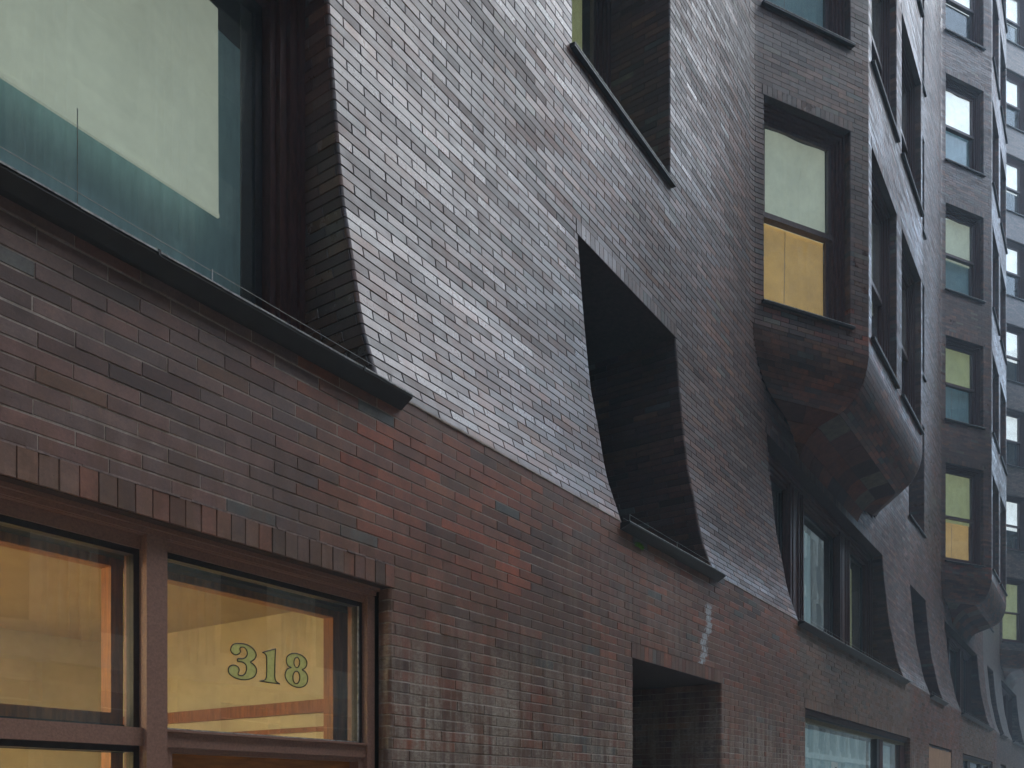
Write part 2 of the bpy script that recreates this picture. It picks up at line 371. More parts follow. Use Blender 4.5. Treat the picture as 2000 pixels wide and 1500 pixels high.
# ------------------------------------------------------------ brick colours
PAL_UP = [tuple(a * b for a, b in zip(c, (1.75, 1.22, 1.02))) for c in [(.060, .047, .047), (.072, .058, .056), (.050, .042, .044), (.082, .060, .054), (.064, .058, .062), (.092, .062, .052)]]
PAL_LO = [tuple(a * b for a, b in zip(c, (2.65, 1.80, 1.30))) for c in [(.075, .040, .034), (.062, .040, .038), (.088, .045, .034), (.055, .046, .048), (.070, .052, .046), (.110, .046, .030), (.048, .041, .043)]]
def brick_colour(p, rnd):
    x, y, z = p
    n = noise.noise(Vector((x * .45, y, z * .6))) ; n2 = noise.noise(Vector((x * .9 + 40, y, z * 1.6)))
    if z > 3.95: c = list(rnd.choice(PAL_UP))
    else: c = [a * .62 + b * .38 for a, b in zip(rnd.choice(PAL_LO), (.19, .095, .062))]
    if z < 3.95:
        if x < 3.2 and z > 2.9: f = .55; c = [c[0] * (1 - f) + .138 * f, c[1] * (1 - f) + .096 * f, c[2] * (1 - f) + .092 * f]
        if 3.4 < x < 5.2 and 2.9 < z < 3.8: c = [c[0] * 1.35, c[1] * 1.05, c[2] * .92]
        if 11.9 < x < 19.9 and z > 2.8 or 27.5 < x < 35.5 and z > 2.8: c = [c[0] * .5 + .095, c[1] * .5 + .080, c[2] * .5 + .060]
    warm = max(0, n2) * (0.28 if z < 7.6 else .45)
    c = [c[0] * (1 + warm * .45), c[1] * (1 + warm * .15), c[2] * (1 - warm * .1)]
    if 7 < z < 8.6 and y < .35 and x > 10 and rnd.random() < .7 * (8.6 - z): c = [c[0] * 1.7, c[1] * 1.0, c[2] * .8]
    if y > (YF(z) if z < 7.6 else YW) + .04: c = [v * 1.25 for v in rnd.choice(((.085, .036, .026), (.10, .045, .028), (.065, .030, .026), (.075, .040, .034)))]
    k = 1 + n * .5 + (rnd.random() - .5) * .38
    r = rnd.random()
    if r < .035: c = [.18, .085, .050]
    elif r < .06: c = [.11, .10, .088]
    elif r < .12: c = [v * .6 for v in c]
    if z > 7 and rnd.random() < .02: c = [.15, .12, .085]
    gl = .54 + max(0, min(.17, (x - 5.5) * .05)) * (1 if x < 12 else .6) + .22 * noise.noise(Vector((x * .8, 7, z * 14))) + (rnd.random() - .5) * .22 + .2 * noise.noise(Vector((x * .5, 3, z * .5)))
    if x > 7.5 and z < 8: gl += .30 * min(1, (x - 7.5) / 2) * min(1, (8 - z) / 1.5) * min(1, max(0, (z - 4.1) / .8))
    if z < 3.95: gl = .5 + (rnd.random() - .5) * .3
    else: k *= 1 - (gl - .5) * .5
    return tuple(max(.008, v * k) for v in c) + (gl,)

# ------------------------------------------------------------ course builder
class Surf:
    """surface made of horizontal courses; jambs wrap round opening edges"""
    def __init__(s, path, yoff): s.path = path; s.yoff = yoff
    def pt(s, iv, q, u, off):
        a, b, da, db, r = iv
        dy = s.yoff(u); z = u
        if q < a + r * .785 and da > 0:
            P, T, No = s.path.at(a); t = q - a; sg = 1
        elif q > b - r * .785 and db > 0:
            P, T, No = s.path.at(b); t = b - q; sg = -1
        else:
            P, T, No = s.path.at(q); p = P + No * off; return (p.x, p.y + dy, z)
        T2 = T * sg
        if t < -r * .785:
            dep = -t + r * .215; p = P - No * dep - T2 * off
        else:
            th = (t + r * .785) / (r * 1.57) * math.pi / 2
            cen = P + T2 * r - No * r; n_ = -T2 * math.cos(th) + No * math.sin(th); p = cen + n_ * (r + off)
        return (p.x, p.y + dy, z)
    def breaks(s, iv, a_, b_):
        a, b, da, db, r = iv; out = s.path.breaks(max(a_, a + r), min(b_, b - r)) if s.path.seg and len(s.path.seg) > 1 else []
        for e, d in ((a, da), (b, db)):
            if d > 0:
                for i in range(5):
                    q = e - r * .785 + r * 1.57 * i / 4
                    if a_ + .003 < q < b_ - .003: out.append(q)
        return sorted(out)

NEAR = []     # (screen size, MB) candidates for bricks of their own
def scr(p):
    d = Vector(p) - CAM; ca, sa = math.cos(YAW), math.sin(YAW)
    F = d.x * ca + d.y * sa; Rr = d.x * sa - d.y * ca
    if F < .2: return None
    return 1000 + 1710 * Rr / F, 1555 - 1710 * d.z / F, F

def add_brick(mb, sf, iv, q0, q1, u0, u1, col, fine, jit, back=.014):
    g = .0030 if u0 > 3.9 else .0014; c = .0028 if fine else 0
    q0 += g; q1 -= g
    br = sf.breaks(iv, q0 + c, q1 - c)
    tilt = (random.random() - .5) * .0016
    if fine: qs = [q0, q0 + c] + br + [q1 - c, q1]
    else: qs = [q0] + br + [q1]
    b0 = len(mb.v); n = 6 if fine else 4
    for i, q in enumerate(qs):
        end = fine and i in (0, len(qs) - 1)
        o = jit + tilt * (i / len(qs) - .5) - (c if end else 0)
        row = ([(u0, -back), (u0, jit - c), (u0 + c, o), (u1 - c, o), (u1, jit - c), (u1, -back)] if fine else
               [(u0, -back), (u0, o), (u1, o), (u1, -back)])
        for u, off in row: mb.v.append(sf.pt(iv, q, u, off))
    m = len(qs)
    for i in range(m - 1):
        for j in range(n - 1):
            a = b0 + i * n + j; mb.f.append((a, a + n, a + n + 1, a + 1)); mb.m.append(0)
    mb.f.append(tuple(b0 + j for j in range(n))); mb.f.append(tuple(b0 + (m - 1) * n + j for j in reversed(range(n)))); mb.m += [0, 0]
    mb.c.extend([col] * (m * n))

WALLMB = MB(); MORT = MB(); FARW = MB(); FARUV = []
def mortar_col(p):
    if p[1] > (YF(p[2]) if p[2] < 7.6 else YW) + .04: return (.13, .11, .10)
    if p[2] < 3.95: return (.40, .33, .28)
    return (.022, .020, .020)
def backing(sf, iv, a, b, u0, u1, off, dst, uvs=None):
    qs = [a] + sf.breaks(iv, a, b) + [b]; b0 = len(dst.v)
    for q in qs:
        for u in (u0, u1):
            p = sf.pt(iv, q, u, off); dst.v.append(p)
            if uvs is None: dst.c.append(mortar_col(p))
            else: uvs.append((q, u))
    for i in range(len(qs) - 1):
        k = b0 + 2 * i; dst.f.append((k, k + 2, k + 3, k + 1)); dst.m.append(0)

def lay_course(sf, iv, a_ext, b_ext, k, real, fine_until=12.2, zrow=None):
    """bricks from a_ext to b_ext in course k"""
    u0 = k * H if zrow is None else zrow[0]; u1 = u0 + H if zrow is None else zrow[1]
    for (xa, xb, kind) in real(a_ext, b_ext):
        if kind == 'far': backing(sf, iv, xa, xb, u0, u1, 0, FARW, FARUV); continue
        backing(sf, iv, xa, xb, u0, u1, -.0030 if u0 < 3.9 else -.0055, MORT)
        ph = (k % 2) * L / 2 + (k * 7919 % 13 - 6) * .002
        i = math.floor((xa - ph) / L)
        while True:
            q0, q1 = ph + i * L, ph + (i + 1) * L; i += 1
            if q0 >= xb: break
            q0, q1 = max(q0, xa), min(q1, xb)
            if q1 - q0 < .035: continue
            rnd = random.Random(k * 100003 + i * 17)
            pm = sf.pt(iv, (q0 + q1) / 2, (u0 + u1) / 2, 0)
            col = brick_colour(pm, rnd)
            bed = .0034 if u0 < 3.9 else .0026
            jz = (rnd.random() - .5) * .0014
            fine = pm[0] < fine_until and pm[2] < 11
            jit = (rnd.random() - .5) * (.0040 if u0 < 3.9 else .0024)
            e = scr(pm) if fine else None
            if e and -40 < e[0] < 2030 and -20 < e[1] < 1520 and e[2] < 7.2:
                mb = MB(); add_brick(mb, sf, iv, q0, q1, u0 + bed + jz, u1 - bed + jz, col, True, jit); NEAR.append((1 / e[2] * (q1 - q0) ** .5, 'brick', mb))
            else:
                add_brick(WALLMB, sf, iv, q0, q1, u0 + bed + jz, u1 - bed + jz, col, fine, jit)
        if xb >= b_ext: pass

LOWP = Path([(XA, 0, 0), (XZ, 0, 0)])
low = Surf(LOWP, YF); high = Surf(HIGH, lambda z: 0.0)
def real_low(a, b):
    cut = 36.5
    if b <= cut: return [(a, b, 'real')]
    if a >= cut: return [(a, b, 'far')]
    return [(a, cut, 'real'), (cut, b, 'far')]
Q_NEAR = q_of_x(BAYI[0] + BW + .5); Q_FAR = q_of_x(BAYI[2] + BW + .6)
def real_high(a, b):
    out = []; 
    for lo, hi, kd in ((-99, Q_NEAR, 'far'), (Q_NEAR, Q_FAR, 'real'), (Q_FAR, 999, 'far')):
        x0, x1 = max(a, lo), min(b, hi)
        if x1 - x0 > .001: out.append((x0, x1, kd))
    return out
# corbel profile of the oriels: (inset e, z), from the wall up to the vertical skin
CORB = [(1.067, 6.70), (1.03, 6.80), (.96, 6.92), (.86, 7.03), (.74, 7.09), (.62, 7.12), (.50, 7.145), (.38, 7.175), (.27, 7.235), (.18, 7.32), (.11, 7.43), (.055, 7.56), (.02, 7.69), (0, 7.839)]
def e_at(z):
    for (e0, z0), (e1, z1) in zip(CORB, CORB[1:]):
        if z0 <= z <= z1: return e0 + (e1 - e0) * (z - z0) / (z1 - z0)
    return None
SOLD = []   # soldier courses: (surf, a, b, k)
def course(k):
    z = (k + .5) * H
    if k < KB:
        sf, ops = low, low_open; lo, hi = XA, XZ; real = real_low
    else:
        sf, ops = high, high_open; lo, hi = HIGH.ks[0], HIGH.ks[-1]; real = real_high
    cuts = []   # (a, b, depthA) no-jamb clips have depth 0
    for (a, b, k0, k1, dep) in ops:
        if k0 <= k < k1:
            d = dep if not isinstance(dep, tuple) else max(.05, dep[1] - YF(z)); cuts.append((a, b, d))
        elif k1 <= k < k1 + 2:
            cuts.append((a - .04, b + .04, 0))
            if k == k1: SOLD.append((sf, a - .04, b + .04, k, k1 * H, (k1 + 2) * H))
    if k < KB:
        e = e_at((k + 1) * H)
        if (k + 1) * H > 6.71:
            e = 0 if e is None else e
            for bx in BAYI: 
                x0, x1 = bx + 1.94 * e, bx + BW - 1.94 * e
                if x1 > x0: cuts.append((x0 + .02, x1 - .02, 0))
    cuts.sort(); cur = lo; dcur = 0
    for (a, b, d) in cuts + [(hi, hi, 0)]:
        if a > cur + .01:
            iv = (cur, a, dcur, d, .022)
            lay_course(sf, iv, cur - dcur, a + d, k, real)
        if b > cur: cur, dcur = b, d
for k in range(0, KTOP): course(k)

# soldier courses over the openings
LINT = []
for (sf, a, b, k, u0, u1) in SOLD:
    n = max(1, round((b - a) / .083)); iv = (-99, 999, 0, 0, .02)
    xm = sf.pt(iv, (a + b) / 2, u0, 0)[0]
    if not (-6 < xm < 36.5) or (k >= KB and not (Q_NEAR < a < Q_FAR)):
        backing(sf, iv, a, b, u0, u1, 0, FARW, FARUV); continue
    backing(sf, iv, a, b, u0, u1, -.006, MORT)
    for i in range(n):
        q0 = a + (b - a) * i / n; q1 = a + (b - a) * (i + 1) / n
        rnd = random.Random(k * 997 + i * 31 + int(a * 10)); pm = sf.pt(iv, (q0 + q1) / 2, (u0 + u1) / 2, 0)
        col = brick_colour(pm, rnd); e = scr(pm)
        if e and k == 42 and pm[0] < 3.9 and e[0] > -30:
            mb = MB(); add_brick(mb, sf, iv, q0, q1, u0 + .002, u1 - .005, col, True, .006 + (rnd.random() - .5) * .004, .02); NEAR.append((9, 'lintel_brick', mb))
        else: add_brick(WALLMB, sf, iv, q0, q1, u0 + .001, u1 - .004, col, False, .004)

LM = MB(); x = -3.3
while x < 3.84:
    x2 = min(3.84, x + .05 + random.random() * .12); t = random.random()
    LM.box(x, x2, -.004 - t * .005, .01, 44 * H - .006, 44 * H + .001 + t * .003); x = x2
# ------------------------------------------------------------ the building
bld = bpy.data.objects.new('brick_office_building', None); C.objects.link(bld); bld.location = (15, .44, 0)
bpy.context.view_layer.update()
tag(bld, 'tall dark brown brick office building with flared base and stacked oriel bays', 'building')
INV = Matrix.Translation((-15, -.44, 0))
def part(name, me, parent=None, M=None, kind=None, label=None):
    """part of the building; mesh data in world coordinates unless M is given"""
    o = bpy.data.objects.new(name, me); C.objects.link(o)
    if parent is None or parent is bld:
        o.parent = bld; o.matrix_parent_inverse = INV
    else: o.parent = parent
    if M is not None: o.matrix_basis = M
    if kind: o['kind'] = kind
    if label: o['label'] = label
    return o
NEAR.sort(key=lambda t: -t[0]); nb = 0
for sc_, nm, mb in NEAR:
    if nm == 'brick':
        nb += 1
        if nb > 296:
            o0 = len(WALLMB.v); WALLMB.v += mb.v; WALLMB.f += [tuple(i + o0 for i in f) for f in mb.f]; WALLMB.m += mb.m; WALLMB.c += mb.c; continue
    part(nm, mb.mesh(nm, M_BRICK))
part('brickwork', WALLMB.mesh('brickwork', M_BRICK), kind='stuff')
part('lintel_joint', LM.mesh('lintel_joint', simple('pink_mortar', (.22, .15, .13), .9, nscale=30, namp=.5)), kind='stuff')
part('mortar_bed', MORT.mesh('mortar_bed', M_MORTAR))
me = FARW.mesh('far_brickwork', M_FARBRICK); uvl = me.uv_layers.new(name='UVMap')
idx = [0] * len(me.loops); me.loops.foreach_get('vertex_index', idx)
flat = []
for i in idx: flat += FARUV[i]
uvl.data.foreach_set('uv', flat)
part('far_brickwork', me, kind='stuff')

# oriel corbels: rounded underside of every bay
def offset_path(bx, e):
    dx = 1.9416 * e; cx = .2773 * e
    x0, x1 = bx + dx, bx + BW - dx
    c0, c1 = bx + BRUN + cx, bx + BW - BRUN - cx; y = YB + e
    if y > YW - .004: y = YW - .004
    return (x0, c0, c1, x1, y)
CP = {}
def corbel_path(bx, e):
    k_ = (bx, round(e, 4))
    if k_ not in CP:
        x0, c0, c1, x1, y = offset_path(bx, e); rr_ = 0.05 + min(.40, e * 1.1) if YW - y > .3 else (.08 if YW - y > .12 else 0)
        rr_ = min(rr_, .8 * (YW - y) / math.sin(CA) / math.tan(CA / 2) * .5 + .001) if rr_ else 0
        if rr_ == 0:
            p_ = Path([(x0, YW, 0), (c0, y, 0), (c1, y, 0), (x1, YW, 0)])
        else: p_ = Path([(x0, YW, 0), (c0, y, rr_), (c1, y, rr_), (x1, YW, 0)])
        CP[k_] = p_
    return CP[k_]
def corbel_pt(bx, e, z, f, off=0):
    p_ = corbel_path(bx, e); i = min(2, int(f)); q = p_.marks[i] + (p_.marks[i + 1] - p_.marks[i]) * (f - i)
    P0, T0, N0 = p_.at(p_.ks[0] + min(max(q, 0), p_.len)); return Vector((P0.x, P0.y, z)), Vector((N0.x, N0.y, 0))
fine_prof = []
for (e0, z0), (e1, z1) in zip(CORB, CORB[1:]):
    fine_prof.append((e0, z0))
fine_prof.append(CORB[-1])
def smooth_prof(pr, n=3):
    for _ in range(n):
        q = [pr[0]]
        for a, b in zip(pr, pr[1:]):
            q += [(a[0] * .75 + b[0] * .25, a[1] * .75 + b[1] * .25), (a[0] * .25 + b[0] * .75, a[1] * .25 + b[1] * .75)]
        q.append(pr[-1]); pr = q
    return pr
SP = smooth_prof(CORB, 2)
arc = [0.0]
for a, b in zip(SP, SP[1:]): arc.append(arc[-1] + math.hypot(b[0] - a[0], b[1] - a[1]))
def prof_u(u):
    i = min(max(1, bisect.bisect_right(arc, u)), len(arc) - 1); t = (u - arc[i - 1]) / (arc[i] - arc[i - 1])
    a, b = SP[i - 1], SP[i]; return a[0] + (b[0] - a[0]) * t, a[1] + (b[1] - a[1]) * t
UT = arc[-1]
# underside split: large slabs near the wall, brick courses on the rounded edge
U_SLAB = [0, UT * .13, UT * .30, UT * .50]
COURSES = [U_SLAB[-1]]
while COURSES[-1] < UT - .03: COURSES.append(min(UT, COURSES[-1] + H))
def corbel_quad(mb, bx, u0, u1, f0, f1, col, lift=.0, g=.002, nu=1):
    mid = .5 * (f0 + f1)
    def P(f, u, off):
        e, z = prof_u(min(UT, max(0, u))); p, h = corbel_pt(bx, e, z, f)
        e2, z2 = prof_u(min(UT, u + .02)); e1_, z1_ = prof_u(max(0, u - .02))
        tn = Vector((0, 0, 0)); de, dz = e2 - e1_, z2 - z1_; l = math.hypot(de, dz) or 1
        # outward in section: rotate the profile tangent (-de outward, dz up)
        no, nz = dz / l, de / l
        return p + (h * no + Vector((0, 0, nz))) * off
    b0 = len(mb.v); us = [u0 + g + (u1 - u0 - 2 * g) * i / nu for i in range(nu + 1)]
    e, z = prof_u(.5 * (u0 + u1)); x0, c0, c1, x1, y = offset_path(bx, e)
    ln = ((c0 - x0) / math.cos(CA) if mid < 1 or mid > 2 else c1 - c0); gf = g / max(ln, .1)
    ring = [(us[0], -.03)] + [(u, lift) for u in us] + [(us[-1], -.03)]
    ns = 5 if min(abs(f0 - 1), abs(f1 - 1), abs(f0 - 2), abs(f1 - 2)) < .3 else 1
    for f in [f0 + gf + (f1 - f0 - 2 * gf) * i / ns for i in range(ns + 1)]:
        for u, off in ring: mb.v.append(tuple(P(f, u, off)))
    n = len(ring)
    for i in range(ns):
        for j in range(n - 1): k_ = b0 + i * n + j; mb.f.append((k_, k_ + n, k_ + n + 1, k_ + 1)); mb.m.append(0)
    mb.f.append(tuple(range(b0, b0 + n))); mb.f.append(tuple(reversed(range(b0 + ns * n, b0 + (ns + 1) * n)))); mb.m += [0, 0]
    mb.c.extend([col] * ((ns + 1) * n))
def slab_colour(r):
    return r.choice([(.15, .050, .026), (.09, .034, .022), (.17, .058, .028), (.05, .028, .022), (.12, .050, .034), (.15, .115, .085)])
for bi, bx in enumerate(BAYI):
    cb = MB(); bk = MB(); rnd = random.Random(50 + bi)
    # mortar backing of the underside
    nU = 40
    ff = [0, .35, .6, .7, .8, .9, 1, 1.05, 1.1, 1.2, 1.5, 1.8, 1.9, 1.95, 2, 2.1, 2.2, 2.3, 2.4, 2.65, 3]; nf = len(ff)
    for i in range(nU + 1):
        e, z = prof_u(UT * i / nU); e = min(e + .007, 1.0667)
        for f in ff: bk.v.append(tuple(corbel_pt(bx, e, z + .007, f)[0])); bk.c.append((.03, .02, .016))
    for i in range(nU):
        for j in range(nf - 1): k = i * nf + j; bk.f.append((k, k + 1, k + nf + 1, k + nf)); bk.m.append(0)
    part('corbel_backing', bk.mesh('corbel_backing', M_MORTAR))
    # slabs
    slabs = []
    for r in range(3):
        u0, u1 = U_SLAB[r], U_SLAB[r + 1]; e, z = prof_u(.5 * (u0 + u1)); x0, c0, c1, x1, y = offset_path(bx, e)
        for fa, ln in ((0, (c0 - x0) / math.cos(CA)), (1, c1 - c0), (2, (x1 - c1) / math.cos(CA))):
            n = max(1, round(ln / (.62 if r else .5)))
            for i in range(n): slabs.append((u0, u1, fa + i / n, fa + (i + 1) / n))
    for (u0, u1, f0, f1) in slabs:
        sm = MB(); corbel_quad(sm, bx, u0, u1, f0, f1, slab_colour(rnd), rnd.random() * .004, .003, 5)
        if bi in (1, 2): part('soffit_slab', sm.mesh('soffit_slab', M_SOOT))
        else:
            o0 = len(cb.v); cb.v += sm.v; cb.f += [tuple(i + o0 for i in f) for f in sm.f]; cb.m += sm.m; cb.c += sm.c
    for ci, (u0, u1) in enumerate(zip(COURSES, COURSES[1:])):
        e, z = prof_u(.5 * (u0 + u1)); x0, c0, c1, x1, y = offset_path(bx, e)
        for fa, ln in ((0, (c0 - x0) / math.cos(CA)), (1, c1 - c0), (2, (x1 - c1) / math.cos(CA))):
            if ln < .1: continue
            offs = (ci % 2) * .5; edges = [0.0]; q = L * (1 - offs) if offs else L
            while q < ln - .05: edges.append(q); q += L
            edges.append(ln)
            for a, b in zip(edges, edges[1:]):
                c = brick_colour((bx + a, 0, 5.5), rnd); wr = max(0, min(1, (7.8 - z) / .5))
                if rnd.random() < .75: c = (c[0] * (1.25 + .35 * wr), c[1] * 1.1, c[2] * .85)
                c = tuple(c[:3]) + (.72,)
                corbel_quad(cb, bx, u0, u1, fa + a / ln, fa + b / ln, c, (rnd.random() - .5) * .002, .0022, 1)
    part('corbel_brickwork', cb.mesh('corbel_brickwork', M_BRICK), kind='stuff')

# soffits over openings
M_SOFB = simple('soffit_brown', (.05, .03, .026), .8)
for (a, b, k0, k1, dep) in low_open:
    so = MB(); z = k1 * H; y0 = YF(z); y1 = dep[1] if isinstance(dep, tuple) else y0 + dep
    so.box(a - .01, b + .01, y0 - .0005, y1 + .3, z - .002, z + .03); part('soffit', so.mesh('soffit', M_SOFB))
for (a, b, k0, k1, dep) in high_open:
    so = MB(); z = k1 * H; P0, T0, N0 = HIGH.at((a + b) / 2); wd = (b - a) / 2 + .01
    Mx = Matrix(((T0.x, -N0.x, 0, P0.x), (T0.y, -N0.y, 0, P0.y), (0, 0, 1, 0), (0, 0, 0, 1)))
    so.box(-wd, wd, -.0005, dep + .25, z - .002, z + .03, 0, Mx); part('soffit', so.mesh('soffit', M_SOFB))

# ledge of pale mortar where the flare meets the base
cuts = sorted([(a, b) for a, b in big + small]); cur = 3.72
for a, b in [(c[0], c[1]) for c in cuts if c[0] > 0] + [(60, 60)]:
    x = cur; lg = MB()
    while x < a - .02:
        x2 = min(a - .02, x + .12 + random.random() * .3); t = random.random()
        lg.box(x, x2, -.003 - t * .004, .03, 3.949, 3.956 + t * .004); x = x2
    part('mortar_ledge', lg.mesh('mortar_ledge', M_LEDGE)); cur = b + .02

# ------------------------------------------------------------ windows
def stepped(mb, w_, z0, z1, steps, mi=0):
    """picture frame made of steps (inset0, inset1, y0, y1) inside w_ x [z0,z1]"""
    for (i0, i1, y0, y1) in steps:
        x0, x1 = -w_ / 2 + i0, w_ / 2 - i0; t = i1 - i0
        mb.box(x0, x0 + t, y0, y1, z0 + i0, z1 - i0, mi); mb.box(x1 - t, x1, y0, y1, z0 + i0, z1 - i0, mi)
        mb.box(x0 + t, x1 - t, y0, y1, z1 - i0 - t, z1 - i0, mi); mb.box(x0 + t, x1 - t, y0, y1, z0 + i0, z0 + i0 + t, mi)
cache = {}
def sash_window(w_, h, dep, M, fm=M_FRAME):
    key = (round(w_, 2), round(h, 2), round(dep, 2))
    if key not in cache:
        fr = MB(); stepped(fr, w_ + .02, -.005, h + .005, [(0, .035, dep - .03, dep + .10), (.035, .075, dep + .0, dep + .10), (.075, .11, dep + .03, dep + .10), (.11, .15, dep + .065, dep + .16)])
        iw = w_ - .28; mid = h * .485
        up = MB(); stepped(up, iw, mid - .02, h - .14, [(0, .05, dep + .085, dep + .125)])
        up.box(-iw / 2, iw / 2, dep + .06, dep + .1255, mid - .05, mid + .02)
        lo = MB(); stepped(lo, iw, .14, mid + .01, [(0, .055, dep + .13, dep + .17)])
        pu = MB(); pu.box(-iw / 2 + .04, iw / 2 - .04, dep + .10, dep + .106, mid, h - .18)
        pl = MB(); pl.box(-iw / 2 + .04, iw / 2 - .04, dep + .145, dep + .151, .18, mid)
        si = MB()
        si.v += [(-w_ / 2 - .05, -.05, -.035), (w_ / 2 + .05, -.05, -.035), (w_ / 2 + .05, -.05, -.004), (-w_ / 2 - .05, -.05, -.004), (-w_ / 2 - .05, .0, -.03), (w_ / 2 + .05, .0, -.03), (w_ / 2 + .05, .0, .004), (-w_ / 2 - .05, .0, .004)]
        si.f += [(0, 1, 2, 3), (3, 2, 6, 7), (0, 4, 5, 1), (1, 5, 6, 2), (0, 3, 7, 4)]; si.m += [0] * 5
        si.box(-w_ / 2, w_ / 2, .001, dep + .1, -.03, .012)
        si.box(-w_ / 2 - .05, w_ / 2 + .05, -.054, -.049, -.010, -.002, 1)
        cache[key] = (fr.mesh('window_casing', fm), up.mesh('upper_sash', M_SASH), lo.mesh('lower_sash', M_SASH), pu.mesh('pane', M_GLASS), pl.mesh('pane', M_GLASS), si.mesh('sill', [M_SILL, M_SILLEDGE]))
    f, u, l, p1, p2, s_ = cache[key]
    wo = part('window', f, M=M); part('upper_sash', u, wo); part('lower_sash', l, wo); part('pane', p1, wo); part('pane', p2, wo); part('sill', s_, wo)
    return wo
bl_cache = {}
def blind(w_, z0, z1, y, M, colr, wave=.010, label='', group=None, name='roller_blind', cat='blind', folds=0):
    key = (round(w_, 2), round(z0, 2), round(z1, 2), round(y, 2), colr, wave, folds)
    if key not in bl_cache:
        mb = MB(); n = 24 if not folds else folds * 6
        for side in (0, 1):
            for i in range(n + 1):
                x = -w_ / 2 + w_ * i / n
                yy = y + math.sin(x * 9) * wave + side * .002 + (math.sin(i * math.pi / 3) * .022 if folds else 0)
                mb.v += [(x, yy, z0), (x + (math.sin(i * 2.1) * .012 if folds else 0), yy + (.004 if folds else .006), z1)]
        for i in range(n):
            a = 2 * i; mb.f.append((a, a + 2, a + 3, a + 1)); a += 2 * (n + 1); mb.f.append((a, a + 1, a + 3, a + 2)); mb.m += [0, 0]
        if not folds: mb.box(-w_ / 2, w_ / 2, y - .008, y + .010, z0 - .02, z0 + .004)
        bl_cache[key] = mb.mesh(name, M_GLOWBLIND[colr], smooth=bool(folds))
    o = bpy.data.objects.new(name, bl_cache[key]); C.objects.link(o); o.matrix_world = M
    tag(o, label, cat, group); return o
def frame_at(q, z):
    P0, T0, N0 = HIGH.at(q)
    return Matrix(((T0.x, -N0.x, 0, P0.x), (T0.y, -N0.y, 0, P0.y), (0, 0, 1, z), (0, 0, 0, 1)))
ORD = ['lowest', 'second', 'third', 'fourth', 'fifth', 'sixth', 'seventh', 'eighth']
BAYN = {1: 'nearest oriel', 2: 'second oriel', 3: 'third oriel', 4: 'farthest oriel'}
FACE = {'cant': 'slanted near side', 'front': 'left of flat front', 'front2': 'right of flat front', 'far': 'slanted far side'}
for (kind, q, wd, k0, k1, dep, (bi, li)) in WIN:
    if kind != 'wall' and bi == 4 and kind == 'far': continue
    z = k0 * H; h = (k1 - k0) * H; M_ = frame_at(q, z)
    sash_window(wd, h, dep, M_, M_FRAME)
    if kind == 'wall':
        if bi == 0 and li == 0:
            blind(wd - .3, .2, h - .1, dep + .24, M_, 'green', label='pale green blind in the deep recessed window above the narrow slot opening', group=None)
        continue
    if kind == 'far' or bi > 3: continue
    if bi == 1 and li > 2 or bi == 2 and li > 5: continue
    mid = h * .485
    cu = {1: ['cream', 'teal', 'cream', 'cream'], 2: ['green', 'green', 'cream', 'grey', 'grey', 'grey'], 3: ['green', 'grey', 'grey', 'grey', 'grey', 'grey', 'grey', 'grey']}[bi][min(li, 7 if bi == 3 else (5 if bi == 2 else 3))]
    if kind != 'cant': cu = 'cream' if bi == 1 else cu
    pos = '%s window up, %s, %s' % (ORD[li], FACE[kind], BAYN[bi])
    cname = {'cream': 'cream', 'green': 'pale green', 'grey': 'pale grey sky-glow', 'teal': 'blue green', 'amber': 'amber'}[cu]
    mid += ((bi * 37 + li * 53 + len(kind) * 29) % 7 - 3) * (.05 if bi > 1 or kind != 'cant' else 0)
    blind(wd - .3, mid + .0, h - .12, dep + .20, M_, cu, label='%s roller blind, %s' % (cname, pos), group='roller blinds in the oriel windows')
    if kind == 'cant':
        c2 = {(1, 0): 'amber', (2, 0): 'amber', (3, 0): 'green', (2, 1): 'teal', (2, 2): 'teal', (1, 1): 'teal', (2, 3): 'teal'}.get((bi, li), None)
        if c2:
            cn = {'amber': 'lit amber', 'green': 'pale green', 'teal': 'blue green'}[c2]
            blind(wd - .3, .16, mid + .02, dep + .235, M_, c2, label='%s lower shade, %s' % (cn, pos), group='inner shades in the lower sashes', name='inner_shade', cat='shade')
            if c2 in ('amber', 'teal') and li < 2:
                cd = MB().tube((-.12, 0, .2), (-.10, 0, mid - .02), .004)
                co = bpy.data.objects.new('blind_cord', cd.mesh('blind_cord', M_WIRE)); C.objects.link(co); co.matrix_world = M_ @ Matrix.Translation((0, dep + .215, 0))
                tag(co, 'thin pull cord, %s' % pos, 'cord')

